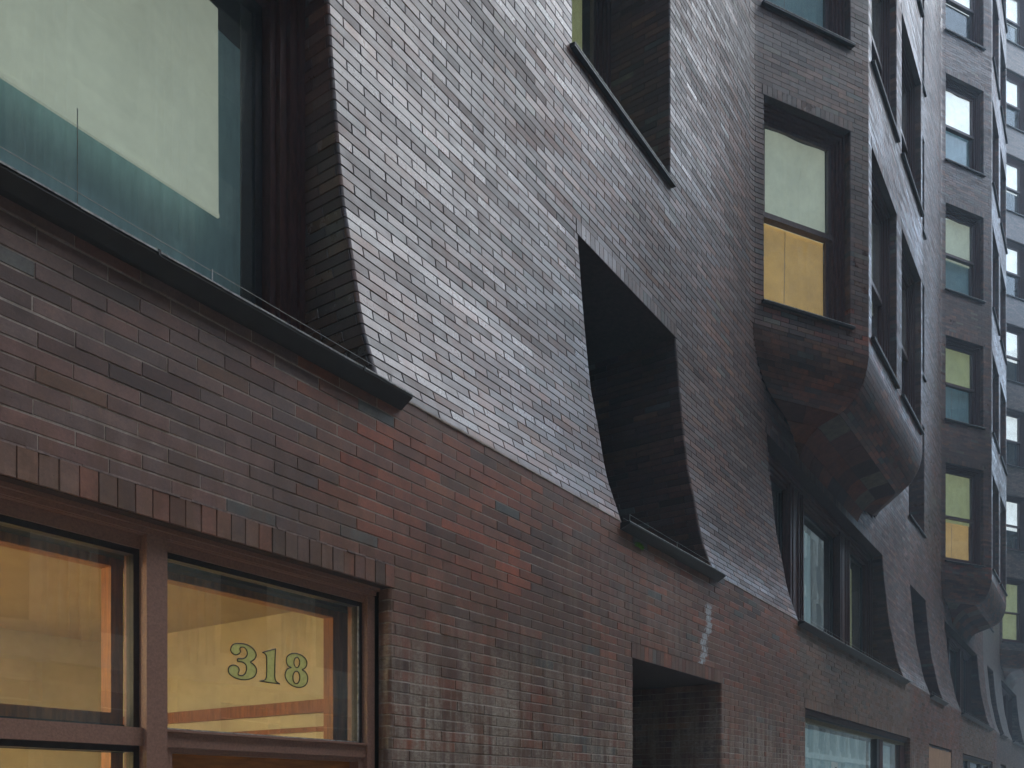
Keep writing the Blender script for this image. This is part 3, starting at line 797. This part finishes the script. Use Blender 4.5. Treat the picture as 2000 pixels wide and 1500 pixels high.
# large ground-to-oriel windows (second storey)
def big_window(x0, x1, idx):
    z0, z1 = 59 * H, 98 * H; w_ = x1 - x0; h = z1 - z0
    M_ = Matrix.Translation(((x0 + x1) / 2, .615, z0))
    fr = MB(); stepped(fr, w_ + .02, -.005, h, [(0, .05, 0, .12), (.05, .10, .025, .12), (.10, .15, .06, .12), (.15, .19, .10, .18)])
    for cx_ in (-1.52, 1.52):     # wide mullions with mouldings
        fr.box(cx_ - .36, cx_ + .36, .10, .16, .05, h - .05); fr.box(cx_ - .36, cx_ - .31, .03, .10, .05, h - .05); fr.box(cx_ + .31, cx_ + .36, .03, .10, .05, h - .05)
        fr.box(cx_ - .30, cx_ - .26, .05, .10, .05, h - .05); fr.box(cx_ + .26, cx_ + .30, .05, .10, .05, h - .05); fr.box(cx_ - .20, cx_ + .20, .065, .10, .05, h - .05)
        fr.box(cx_ - .16, cx_ - .13, .045, .065, .05, h - .05); fr.box(cx_ + .13, cx_ + .16, .045, .065, .05, h - .05)
    wo = part('picture_window', fr.mesh('picture_window', M_FRAME), M=M_)
    for (a, b) in ((-w_ / 2 + .19, -1.90), (-1.13, 1.13), (1.90, w_ / 2 - .19)):
        sm = MB(); c = (a + b) / 2
        for q in ((a, a + .05), (b - .05, b), (b - .13, b - .05)): sm.box(q[0], q[1], .165 + (.03 if q[1] < b and q[0] > a else 0), .205, .19, h - .19)
        sm.box(a + .05, b - .05, .165, .205, .19, .25); sm.box(a + .05, b - .05, .165, .205, h - .25, h - .19)
        part('sash', sm.mesh('sash', M_DARKFRAME), wo)
        part('pane', MB().box(a + .04, b - .04, .18, .186, .2, h - .2).mesh('pane', M_GLASS), wo)
    return M_, h
for i, (a, b) in enumerate(big):
    M_, h = big_window(a, b, i)
    if i == 0:
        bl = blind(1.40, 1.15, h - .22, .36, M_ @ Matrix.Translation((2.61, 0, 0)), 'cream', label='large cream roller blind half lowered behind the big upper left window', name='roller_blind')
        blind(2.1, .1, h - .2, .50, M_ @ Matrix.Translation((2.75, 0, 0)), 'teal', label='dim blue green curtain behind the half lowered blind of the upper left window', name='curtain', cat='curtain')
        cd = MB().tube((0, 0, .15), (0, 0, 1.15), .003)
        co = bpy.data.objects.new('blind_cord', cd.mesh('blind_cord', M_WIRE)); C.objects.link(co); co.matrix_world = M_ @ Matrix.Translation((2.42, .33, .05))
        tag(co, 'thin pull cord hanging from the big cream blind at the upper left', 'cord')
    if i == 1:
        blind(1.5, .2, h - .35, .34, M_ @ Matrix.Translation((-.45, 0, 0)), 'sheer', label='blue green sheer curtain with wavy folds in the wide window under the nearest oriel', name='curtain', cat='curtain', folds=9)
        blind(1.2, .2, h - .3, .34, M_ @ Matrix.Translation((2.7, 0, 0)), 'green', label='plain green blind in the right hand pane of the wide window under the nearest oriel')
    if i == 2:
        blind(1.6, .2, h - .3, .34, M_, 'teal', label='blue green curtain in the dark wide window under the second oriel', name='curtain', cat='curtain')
for a, b in small:
    z0, z1 = 59 * H, 98 * H
    sw = MB(); sw.box(a, b, 1.75, 1.80, z0, z1); sw.box(a, a + .09, 1.69, 1.75, z0, z1); sw.box(b - .09, b, 1.69, 1.75, z0, z1); sw.box((a + b) / 2 - .05, (a + b) / 2 + .05, 1.69, 1.75, z0, z1)
    part('shade_panel', sw.mesh('shade_panel', M_DARK))  # dark panel stands in for the deep shade inside the slot

# sheet-metal sills of the second storey, with bird wires
def metal_sill(x0, x1, yin, drop=0.0, name='metal_sill'):
    z = 59 * H; mb = MB(); yo = -.09
    zl, zr = z - .012 - drop, z + .0
    A = [(x0, yo, zl - .022), (x1, yo, zr - .022), (x1, yo, zr - .004), (x0, yo, zl - .004)]
    B = [(x0, yin, zl + .02 + drop), (x1, yin, zr + .024), (x1, yin, zr + .03), (x0, yin, zl + .03 + drop)]
    Cc = [(x0, .0, zl - .06), (x1, .0, zr - .075)]
    v = A + B + Cc; mb.v += v
    mb.f += [(0, 1, 2, 3), (3, 2, 6, 7), (0, 8, 9, 1), (1, 9, 5, 6, 2), (0, 3, 7, 4, 8)]; mb.m += [0] * 5
    n = max(4, int((x1 - x0) / .22))       # rolled edge, chipped
    for i in range(n):
        a = x0 + (x1 - x0) * i / n; b = x0 + (x1 - x0) * (i + 1) / n; za = zl + (zr - zl) * i / n; zb = zl + (zr - zl) * (i + 1) / n
        j = random.random() * .003
        mb.v += [(a, yo - .004, za - .012 + j), (b, yo - .004, zb - .012 + j), (b, yo - .004, zb - .002), (a, yo - .004, za - .002), (b, yo + .012, zb), (a, yo + .012, za)]
        k = len(mb.v) - 6; mb.f += [(k, k + 1, k + 2, k + 3), (k + 3, k + 2, k + 4, k + 5)]; mb.m += [1, 1]
    xq = x0 + .9
    while x1 - x0 > 3 and xq < x1 - .3: mb.box(xq, xq + .012, yo - .007, yo + .02, zl - .024 + (zr - zl) * (xq - x0) / (x1 - x0), zl + .002 + (zr - zl) * (xq - x0) / (x1 - x0)); xq += 1.25
    so_ = part(name, mb.mesh(name, [M_SILL, M_SILLEDGE]))
    wr = MB(); xs = [x0 + .12 + (x1 - x0 - .24) * i / max(1, round((x1 - x0) / 1.3)) for i in range(max(1, round((x1 - x0) / 1.3)) + 1)]
    for x in xs: wr.tube((x, -.03, z - .01), (x, -.03, z + .085), .0035)
    for a, b in zip(xs, xs[1:]): wr.tube((a, -.03, z + .08), (b, -.03, z + .075), .0014, 4); wr.tube((a, .03, z + .06), (b, .03, z + .06), .0014, 4)
    part('bird_wire', wr.mesh('bird_wire', M_WIRE), so_)
metal_sill(-3.66, 3.90, .62, .035)
for a, b in big[1:]: metal_sill(a - .04, b + .10, .62)
for a, b in small: metal_sill(a - .03, b + .12, 1.72)

# dark rooms behind: storey slabs, back wall, roof; upper mass of the tower
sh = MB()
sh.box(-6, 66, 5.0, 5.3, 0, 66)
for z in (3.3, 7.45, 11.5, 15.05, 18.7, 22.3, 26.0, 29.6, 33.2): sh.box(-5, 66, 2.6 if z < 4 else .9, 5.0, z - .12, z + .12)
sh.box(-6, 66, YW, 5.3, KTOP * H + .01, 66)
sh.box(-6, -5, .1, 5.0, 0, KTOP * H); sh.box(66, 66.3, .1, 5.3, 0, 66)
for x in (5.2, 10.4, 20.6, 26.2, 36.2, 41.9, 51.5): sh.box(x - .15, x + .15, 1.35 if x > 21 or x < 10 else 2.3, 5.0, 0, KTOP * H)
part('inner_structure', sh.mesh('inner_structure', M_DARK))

# ------------------------------------------------------------ shopfront 318
def shop():
    zt = 42 * H; y = .085; x0, x1 = -3.3, 3.80
    fr = MB()
    fr.box(x0, 3.752, y, y + .16, 2.765, zt + .0)                        # head
    fr.box(x0, 3.78, y - .030, y, 2.792, zt - .001)                       # stepped head mould
    fr.box(x0, 3.765, y - .012, y, 2.768, 2.792)
    fr.box(3.705, 3.765, y + .0005, y + .16, .25, 2.765)                  # right jamb
    fr.box(3.765, 3.80, y + .05, y + .13, 0, 2.80, 1)                     # dark strip in place of the shaded gap beside the brick
    for xm in (2.345, -.55): fr.box(xm - .052, xm + .052, y - .012, y + .16, .25, 2.767)
    for a, b in ((-3.3, -.602), (-.498, 2.293)): fr.box(a, b, y + .012, y + .16, 1.825, 1.905); fr.box(a, b, y + .03, y + .16, 2.705, 2.765)
    fr.box(2.397, 3.705, y + .012, y + .16, 1.825, 1.90); fr.box(2.397, 3.705, y - .008, y + .012, 1.895, 1.905)
    fr.box(2.397, 3.705, y + .03, y + .16, 2.725, 2.765)
    fr.box(-3.3, 2.293, y, y + .16, 0, .45)
    # black glazing channel
    for a, b, z0, z1 in ((-.498, 2.293, 1.905, 2.705), (2.397, 3.705, 1.905, 2.725), (-.498, 2.293, .45, 1.825), (-3.3, -.602, 1.905, 2.705), (-3.3, -.602, .45, 1.825)):
        t = .028
        fr.box(a, a + t, y + .045, y + .10, z0, z1, 1); fr.box(b - t, b, y + .045, y + .10, z0, z1, 1)
        fr.box(a + t, b - t, y + .045, y + .10, z1 - t, z1, 1)
    fr.box(2.425, 3.677, y + .042, y + .10, 1.905, 1.915, 2); fr.box(3.668, 3.678, y + .04, y + .046, 1.915, 2.697, 2)
    fo = part('shop_window_frame', fr.mesh('shop_window_frame', [M_SHOPFRAME, M_DARKFRAME, M_SILLEDGE]))
    for a, b, z0, z1 in ((-.49, 2.285, 1.905, 2.705), (2.40, 3.70, 1.905, 2.725), (-.49, 2.285, .45, 1.825), (-3.3, -.61, 1.905, 2.705), (-3.3, -.61, .45, 1.825)):
        part('pane', MB().box(a, b, y + .062, y + .068, z0, z1).mesh('pane', M_SHOPGLASS), fo)
    dr = MB(); dr.box(2.45, 3.66, y + .10, y + .145, .02, 1.80); dr.box(2.397, 2.45, y + .03, y + .16, 0, 1.825, 1); dr.box(3.66, 3.705, y + .03, y + .16, 0, 1.825, 1); dr.box(2.45, 3.66, y + .03, y + .16, 1.80, 1.825, 1)
    do = part('door', dr.mesh('door', [M_DOOR, M_SHOPFRAME]))
    hd = MB(); hd.tube((2.56, y + .05, .9), (2.56, y + .05, 1.2), .012, 8); hd.tube((2.56, y + .05, .92), (2.56, y + .10, .92), .008, 6); hd.tube((2.56, y + .05, 1.18), (2.56, y + .10, 1.18), .008, 6)
    part('handle', hd.mesh('handle', M_WIRE), do)
    # inner casing, room
    wd = MB()
    wd.box(-3.2, 3.84, .34, .42, 2.66, 2.78); wd.box(3.68, 3.80, .34, .42, .3, 2.66); wd.box(2.285, 2.345, .34, .42, .3, 2.66); wd.box(-3.2, 2.285, .34, .42, 1.93, 1.985); wd.box(2.345, 3.68, .34, .42, 1.86, 1.90)
    wd.box(-3.2, 2.0, 3.02, 3.06, 2.40, 2.52); wd.box(-3.2, 2.6, 3.02, 3.05, 2.05, 2.10)
    wd.box(3.86, 3.895, .45, 3.1, 2.13, 2.21); wd.box(3.87, 3.895, .45, 3.1, 2.01, 2.04)
    part('interior_trim', wd.mesh('interior_trim', M_WOOD))
    bk = MB(); bk.box(-3.3, 3.80, .26, .34, 2.70, 3.15); bk.box(3.80, 3.9, .26, .42, 0, 2.82); bk.box(-3.3, 3.68, .30, .335, 1.80, 1.93)
    bk.box(2.345, 2.40, .30, .33, .3, 2.66)
    part('dark_reveal', bk.mesh('dark_reveal', M_DARK))
    rm = MB(); rm.box(-3.4, 3.9, 3.06, 3.16, 0, 2.9); rm.box(3.895, 4.0, .42, 3.1, 0, 2.9); rm.box(-3.5, -3.4, .1, 3.1, 0, 2.9)
    part('interior_wall', rm.mesh('interior_wall', M_PLASTER))
    part('interior_ceiling', MB().box(-3.4, 3.9, .42, 3.1, 2.80, 2.86).mesh('interior_ceiling', M_CEIL))
    part('interior_floor', MB().box(-3.4, 3.9, .0, 3.1, -.02, .05).mesh('interior_floor', M_WOOD))
    # 318 in gilded numerals on the transom glass
    def cr(P, n=5):
        out = []
        for i in range(len(P)):
            p0, p1, p2, p3 = P[i - 1], P[i], P[(i + 1) % len(P)], P[(i + 2) % len(P)]
            for j in range(n):
                t = j / n
                out.append(tuple(.5 * ((2 * p1[k]) + (-p0[k] + p2[k]) * t + (2 * p0[k] - 5 * p1[k] + 4 * p2[k] - p3[k]) * t * t + (-p0[k] + 3 * p1[k] - 3 * p2[k] + p3[k]) * t ** 3) for k in (0, 1)))
        return out
    three = [(275,430),(300,370),(350,340),(430,335),(520,345),(600,375),(670,425),(715,490),(725,550),(700,610),(655,645),(622,665),(670,700),(715,750),(733,810),(725,870),(690,925),(630,960),(550,978),(460,975),(370,950),(290,905),(245,860),(232,810),(240,765),(275,730),(320,718),(370,728),(410,760),(425,800),(415,845),(403,870),(415,895),(450,905),(490,903),(530,870),(553,810),(555,750),(535,700),(500,670),(460,658),(415,658),(398,645),(395,620),(405,605),(440,605),(490,605),(535,585),(565,540),(568,490),(550,440),(515,405),(475,400),(445,410),(435,440),(450,470),(435,505),(400,530),(350,532),(305,505),(280,470)]
    one = [(838,492),(1070,430),(1062,620),(1056,800),(1056,920),(1068,990),(1095,1025),(1145,1052),(960,1028),(790,1002),(850,995),(890,975),(910,930),(915,800),(915,600),(905,545),(880,512)]
    eight = [(1265,600),(1290,555),(1340,520),(1410,510),(1490,525),(1560,565),(1610,620),(1627,690),(1610,750),(1575,785),(1540,800),(1590,830),(1630,890),(1643,960),(1625,1040),(1580,1090),(1510,1115),(1430,1105),(1350,1070),(1285,1010),(1245,930),(1243,870),(1265,810),(1300,775),(1350,762),(1300,735),(1268,680)]
    def ell(cx_, cy_, rx, ry): return [(cx_ + rx * math.cos(t * math.pi / 12), cy_ + ry * math.sin(t * math.pi / 12)) for t in range(24)]
    yg = y + .060; ca, sa = math.cos(YAW), math.sin(YAW)
    # the drawn outlines are laid flat on the glass plane: X and Z in metres
    def g(pt):
        px, py = 420 + pt[0] / 9.09, 1220 + pt[1] / 9.09; s_ = (px - 1000) / 1710; t_ = (yg + 3.462) / (sa - s_ * ca)
        return (ca + s_ * sa) * t_, 1.6 + (1555 - py) / 1710 * t_
    gx, gz = [], []
    for nm, outl, holes in (('numeral', cr(three), []), ('numeral', one, []), ('numeral', cr(eight), [ell(1448, 672, 52, 92), ell(1440, 938, 63, 112)])):
        cu = bpy.data.curves.new('n', 'CURVE'); cu.dimensions = '2D'; cu.fill_mode = 'BOTH'
        cu.extrude = .0006
        ol = MB()
        for ring in [outl] + holes:
            r2 = [g(p) for p in ring]; sp = cu.splines.new('POLY'); sp.points.add(len(r2) - 1); sp.use_cyclic_u = True
            for p_, c_ in zip(sp.points, r2): p_.co = (c_[0], c_[1], 0, 1)
            for i in range(len(r2)):
                a, b = r2[i], r2[(i + 1) % len(r2)]; ol.tube((a[0], yg - .0012, a[1]), (b[0], yg - .0012, b[1]), .0032, 5)
        ob = bpy.data.objects.new('tmp', cu); C.objects.link(ob)
        dg = bpy.context.evaluated_depsgraph_get(); me_ = bpy.data.meshes.new_from_object(ob.evaluated_get(dg)); bpy.data.objects.remove(ob)
        me_.transform(Matrix.Rotation(R(90), 4, 'X')); me_.transform(Matrix.Translation((0, yg, 0)))
        me_.materials.clear(); me_.materials.append(M_GOLD)
        no = part(nm, me_, fo); part('numeral_outline', ol.mesh('numeral_outline', M_INK), fo)
shop()
lamp_m = simple('lamp_diffuser', (1.0, .93, .74), .5, nscale=1, namp=.02, emit=60.0)
lm = MB(); lm.box(-.6, .6, -.15, .15, -.04, 0)
lt = bpy.data.objects.new('ceiling_light', lm.mesh('ceiling_light', lamp_m)); C.objects.link(lt); lt.location = (-.55, 1.6, 2.795)
tag(lt, 'lit warm ceiling light inside the room behind the 318 transom', 'ceiling light')
lt2 = lt.copy(); C.objects.link(lt2); lt2.location = (-2.4, 1.6, 2.795); lt2['label'] = 'second warm ceiling light deeper left inside the 318 shop room'
sp = MB(); sp.tube((0, 0, 0), (0, 0, -.07), .012, 8); sp.box(-.045, .045, -.045, .045, -.075, -.07)
so2 = bpy.data.objects.new('sprinkler_head', sp.mesh('sprinkler_head', M_DARKFRAME)); C.objects.link(so2); so2.location = (2.0, 1.4, 2.8)
tag(so2, 'small dark sprinkler head under the ceiling of the lit shop room', 'sprinkler')

# other ground floor openings
def shopfront(x0, x1, mulls, idx):
    zt = 42 * H; y = .11; fr = MB()
    fr.box(x0, x1, y - .05, y + .1, zt - .07, zt - .001); fr.box(x0, x1, y - .02, y + .1, zt - .10, zt - .07, 1); fr.box(x0, x1, y, y + .1, zt - .16, zt - .10, 2)
    fr.box(x0, x0 + .05, y, y + .1, 0, zt - .16); fr.box(x1 - .45, x1, y, y + .1, 0, zt - .16); fr.box(x0, x1, y, y + .12, 0, .5)
    for m_ in mulls: fr.box(m_ - .16, m_ + .06, y - .015, y + .1, .5, zt - .16, 1); fr.box(m_ + .06, m_ + .33, y - .02, y + .1, .5, zt - .158)
    o = part('shop_window_frame', fr.mesh('shop_window_frame', [M_FRAME, M_DARKFRAME, simple('tan_sash_paint', (.22, .17, .09), .6)]))
    xs = [x0 + .05] + mulls + [x1 - .45]
    for a, b in zip(xs, xs[1:]):
        part('pane', MB().box(a, b, y + .04, y + .046, .5, zt - .16).mesh('pane', M_GLASS), o)
shopfront(12.2, 19.8, [17.25], 1)
shopfront(27.7, 35.3, [29.6, 32.6], 2)
shopfront(43.2, 50.8, [45, 48], 3)
blind(4.9, .5, 2.62, .22, Matrix.Translation((14.75, .1, 0)), 'sheer', label='pale blue pleated sheet imitating a building reflected in the wide shop window', name='curtain', cat='curtain', folds=34)  # glowing pleats imitate the building reflected in this glass
blind(1.9, .5, 2.62, .22, Matrix.Translation((18.45, .1, 0)), 'sheer', label='short pleated sheet imitating reflections in the narrow right shop pane', name='curtain', cat='curtain', folds=13)  # same stand-in for the reflection in the right pane
nt_ = MB(); nt_.box(-.2, .2, 0, .002, -.14, .14); nt_.box(-.15, -.02, -.002, 0, -.02, .0, 1); nt_.box(.03, .13, -.002, 0, -.06, .06, 1); nt_.box(.05, .11, -.003, -.0015, -.035, .035, 0)
no_ = bpy.data.objects.new('paper_notice', nt_.mesh('paper_notice', [M_PAPER, M_DARKFRAME])); C.objects.link(no_); no_.location = (14.3, .145, 2.0)
tag(no_, 'small pale paper notice stuck inside the wide shop window', 'notice')
# doorway: dark door deep in its recess
dd = MB(); dd.box(6.95, 9.05, 2.2, 2.26, 0, 42 * H); dd.box(7.05, 7.95, 2.17, 2.2, .1, 2.5); dd.box(8.05, 8.95, 2.17, 2.2, .1, 2.5)
part('recessed_door', dd.mesh('recessed_door', M_DARKFRAME))
dd = MB(); dd.box(37.95, 40.05, 1.0, 1.06, 0, 42 * H); part('recessed_door', dd.mesh('recessed_door', M_DARKFRAME))
pb = MB(); n = 8
for i in range(n): 
    a = -1.72 + 3.44 * i / n; pb.box(a, a + 3.44 / n - .0005, 0, .018, -1.36, 1.36 - abs(math.sin(i * 1.9)) * .02)
po = bpy.data.objects.new('plywood_board', pb.mesh('plywood_board', M_PLY)); C.objects.link(po); po.location = (23.85, .02, 1.40)
tag(po, 'tan plywood board closing an opening at street level far right', 'board')
bkp = MB(); bkp.box(22.1, 25.6, .06, .1, 0, 42 * H); part('infill_panel', bkp.mesh('infill_panel', M_DARKFRAME))

# moss tuft in a joint below the narrow slot opening
ms = MB(); rr_ = random.Random(3)
for i in range(150):
    x = (rr_.random() - .5) * .15; z = (rr_.random() - .5) * .035 - abs(x) * .1; l = .02 + rr_.random() * .02; a = rr_.random() * 6.28
    ms.poly([(x, 0, z), (x + .008 * math.cos(a), -l * .5, z + .008 * math.sin(a) - .004), (x + .014 * math.cos(a), -l, z + .01 * math.sin(a) - .012), (x + .003, -l * .4, z - .006)])
mo = bpy.data.objects.new('moss_tuft', ms.mesh('moss_tuft', M_MOSS)); C.objects.link(mo); mo.location = (7.03, -.001, 3.825)
tag(mo, 'bright green moss tuft growing from a joint below the narrow slot opening', 'moss')

# ------------------------------------------------------------ street and the building opposite
g = MB(); g.box(-60, 135, -25, 67, -.5, -.16); o = link('ground', g.mesh('ground', M_ASPH)); tag(o, kind='structure')
g = MB(); g.box(-60, 120, -15.5, -5.2, -.158, -.13); o = link('road', g.mesh('road', M_ASPH)); tag(o, kind='structure')
g = MB(); g.box(-60, 120, -5.2, .0, -.15, 0.0); g.box(-60, 120, -5.35, -5.2, -.15, -.004); g.box(-60, 120, -19.4, -15.5, -.15, 0); o = link('pavement', g.mesh('pavement', M_PAVE)); tag(o, kind='structure')
opp = bpy.data.objects.new('stone_building', None); C.objects.link(opp); opp.location = (20, -19.4, 0)
tag(opp, 'pale limestone building across the street mirrored in the 318 glass', 'building')
def opart(name, mb, mats): 
    o = bpy.data.objects.new(name, mb.mesh(name, mats)); C.objects.link(o); o.parent = opp; o.matrix_parent_inverse = Matrix.Translation((-20, 19.4, 0)); return o
OH = 30.0
M_LIME = simple('bright_limestone', (0.46, 0.42, 0.33), 0.85, nscale=3, namp=0.25)
ow = MB(); cr_ = MB(); wn = MB(); x = -44
levels = [(0.8, 4.6), (6.2, 9.2), (10.4, 13.2), (14.4, 17.2), (18.4, 21.2), (22.4, 25.2)]
while x < 126:
    ow.box(x, x + 1.6, -24, -19.4, 0, OH)                      # pier
    for i in range(5): cr_.box(x + .12 + i * .3, x + .26 + i * .3, -19.4, -19.28, 5.6, OH - 3)
    zz = 0
    for z0, z1 in levels + [(OH, OH)]:
        ow.box(x + 1.6, x + 4.0, -24, -19.7, zz, z0); zz = z1
    for z0, z1 in levels: wn.box(x + 1.6, x + 4.0, -20.2, -20.1, z0, z1)
    x += 4.0
zz = .45
while zz < 5.2: cr_.box(-44, 128, -19.395, -19.33, zz, zz + .03); zz += .6
opart('stone_wall', ow, M_LIME); opart('window_glass', wn, M_DARKFRAME)
ob_ = MB(); ob_.box(-44, 128, -24, -18.9, 5.1, 5.6); ob_.box(-44, 128, -24, -18.6, OH - 1.2, OH - .4); ob_.box(-44, 128, -24, -18.9, OH - .4, OH)
opart('cornice', ob_, M_LIME); opart('fluting', cr_, M_LIME)

def block(name, x0, x1, y0, y1, h, face, label):
    b = bpy.data.objects.new(name, None); C.objects.link(b); b.location = ((x0 + x1) / 2, (y0 + y1) / 2, 0); tag(b, label, 'building')
    iv_ = Matrix.Translation(-b.location)
    def pp(n, mb, m_): o = bpy.data.objects.new(n, mb.mesh(n, m_)); C.objects.link(o); o.parent = b; o.matrix_parent_inverse = iv_
    wl = MB(); wl.box(x0, x1, y0, y1, 0, h); pp('wall', wl, M_STONE)
    z = 2.0
    bands, wi = MB(), MB()
    while z < h - 4:
        if face == 'y': bands.box(x0, x1, y1, y1 + .25, z + 2.6, z + 3.0)
        else:
            xx = x1 if face == 'x+' else x0 - .25
            bands.box(xx, xx + .25, y0, y1, z + 2.6, z + 3.0)
        if face == 'y':
            a = x0 + 1
            while a < x1 - 2.5: wi.box(a, a + 1.7, y1 - .1, y1 + .02, z, z + 2.2); a += 3.2
        else:
            a = y0 + 1
            while a < y1 - 2.5: wi.box(x1 - .1 if face == 'x+' else x0 - .02, x1 + .02 if face == 'x+' else x0 + .1, a, a + 1.7, z, z + 2.2); a += 3.2
        z += 3.8
    pp('string_course', bands, M_STONE); pp('window_glass', wi, M_DARKFRAME)
block('sky_blocker', -52, -44.2, -24, -15.6, 46, 'x+', 'unseen sky blocker across the street, added to dim light from the left')  # added out of view to block sky light from the left
block('sky_blocker', -58, -50, -15.4, 5, 42, 'x+', 'unseen sky blocker behind the camera, added to cut light on the jambs')  # added street closure, blocks sky light reaching jambs and cants
block('sky_blocker', 128.5, 134, -24, 5, 30, 'x-', 'unseen sky blocker at the far street end, added to cut grazing sheen')  # added street closure, keeps bright horizon out of grazing reflections
# ------------------------------------------------------------ air
hz = MB(); hz.box(-62, 136, -26, 68, -1.6, 68.5)
hm = bpy.data.materials.new('haze'); hm.use_nodes = True; t = hm.node_tree
t.nodes.remove(t.nodes['Principled BSDF']); pv = N(t, 'ShaderNodeVolumePrincipled')
pv.inputs['Color'].default_value = (0.68, 0.86, 1.0, 1); pv.inputs['Density'].default_value = 0.0027; pv.inputs['Anisotropy'].default_value = 0.2
t.links.new(pv.outputs[0], t.nodes['Material Output'].inputs['Volume'])
ho = link('haze', hz.mesh('haze', hm)); tag(ho, kind='stuff')
print('bricks', len(WALLMB.f), 'own', nb)
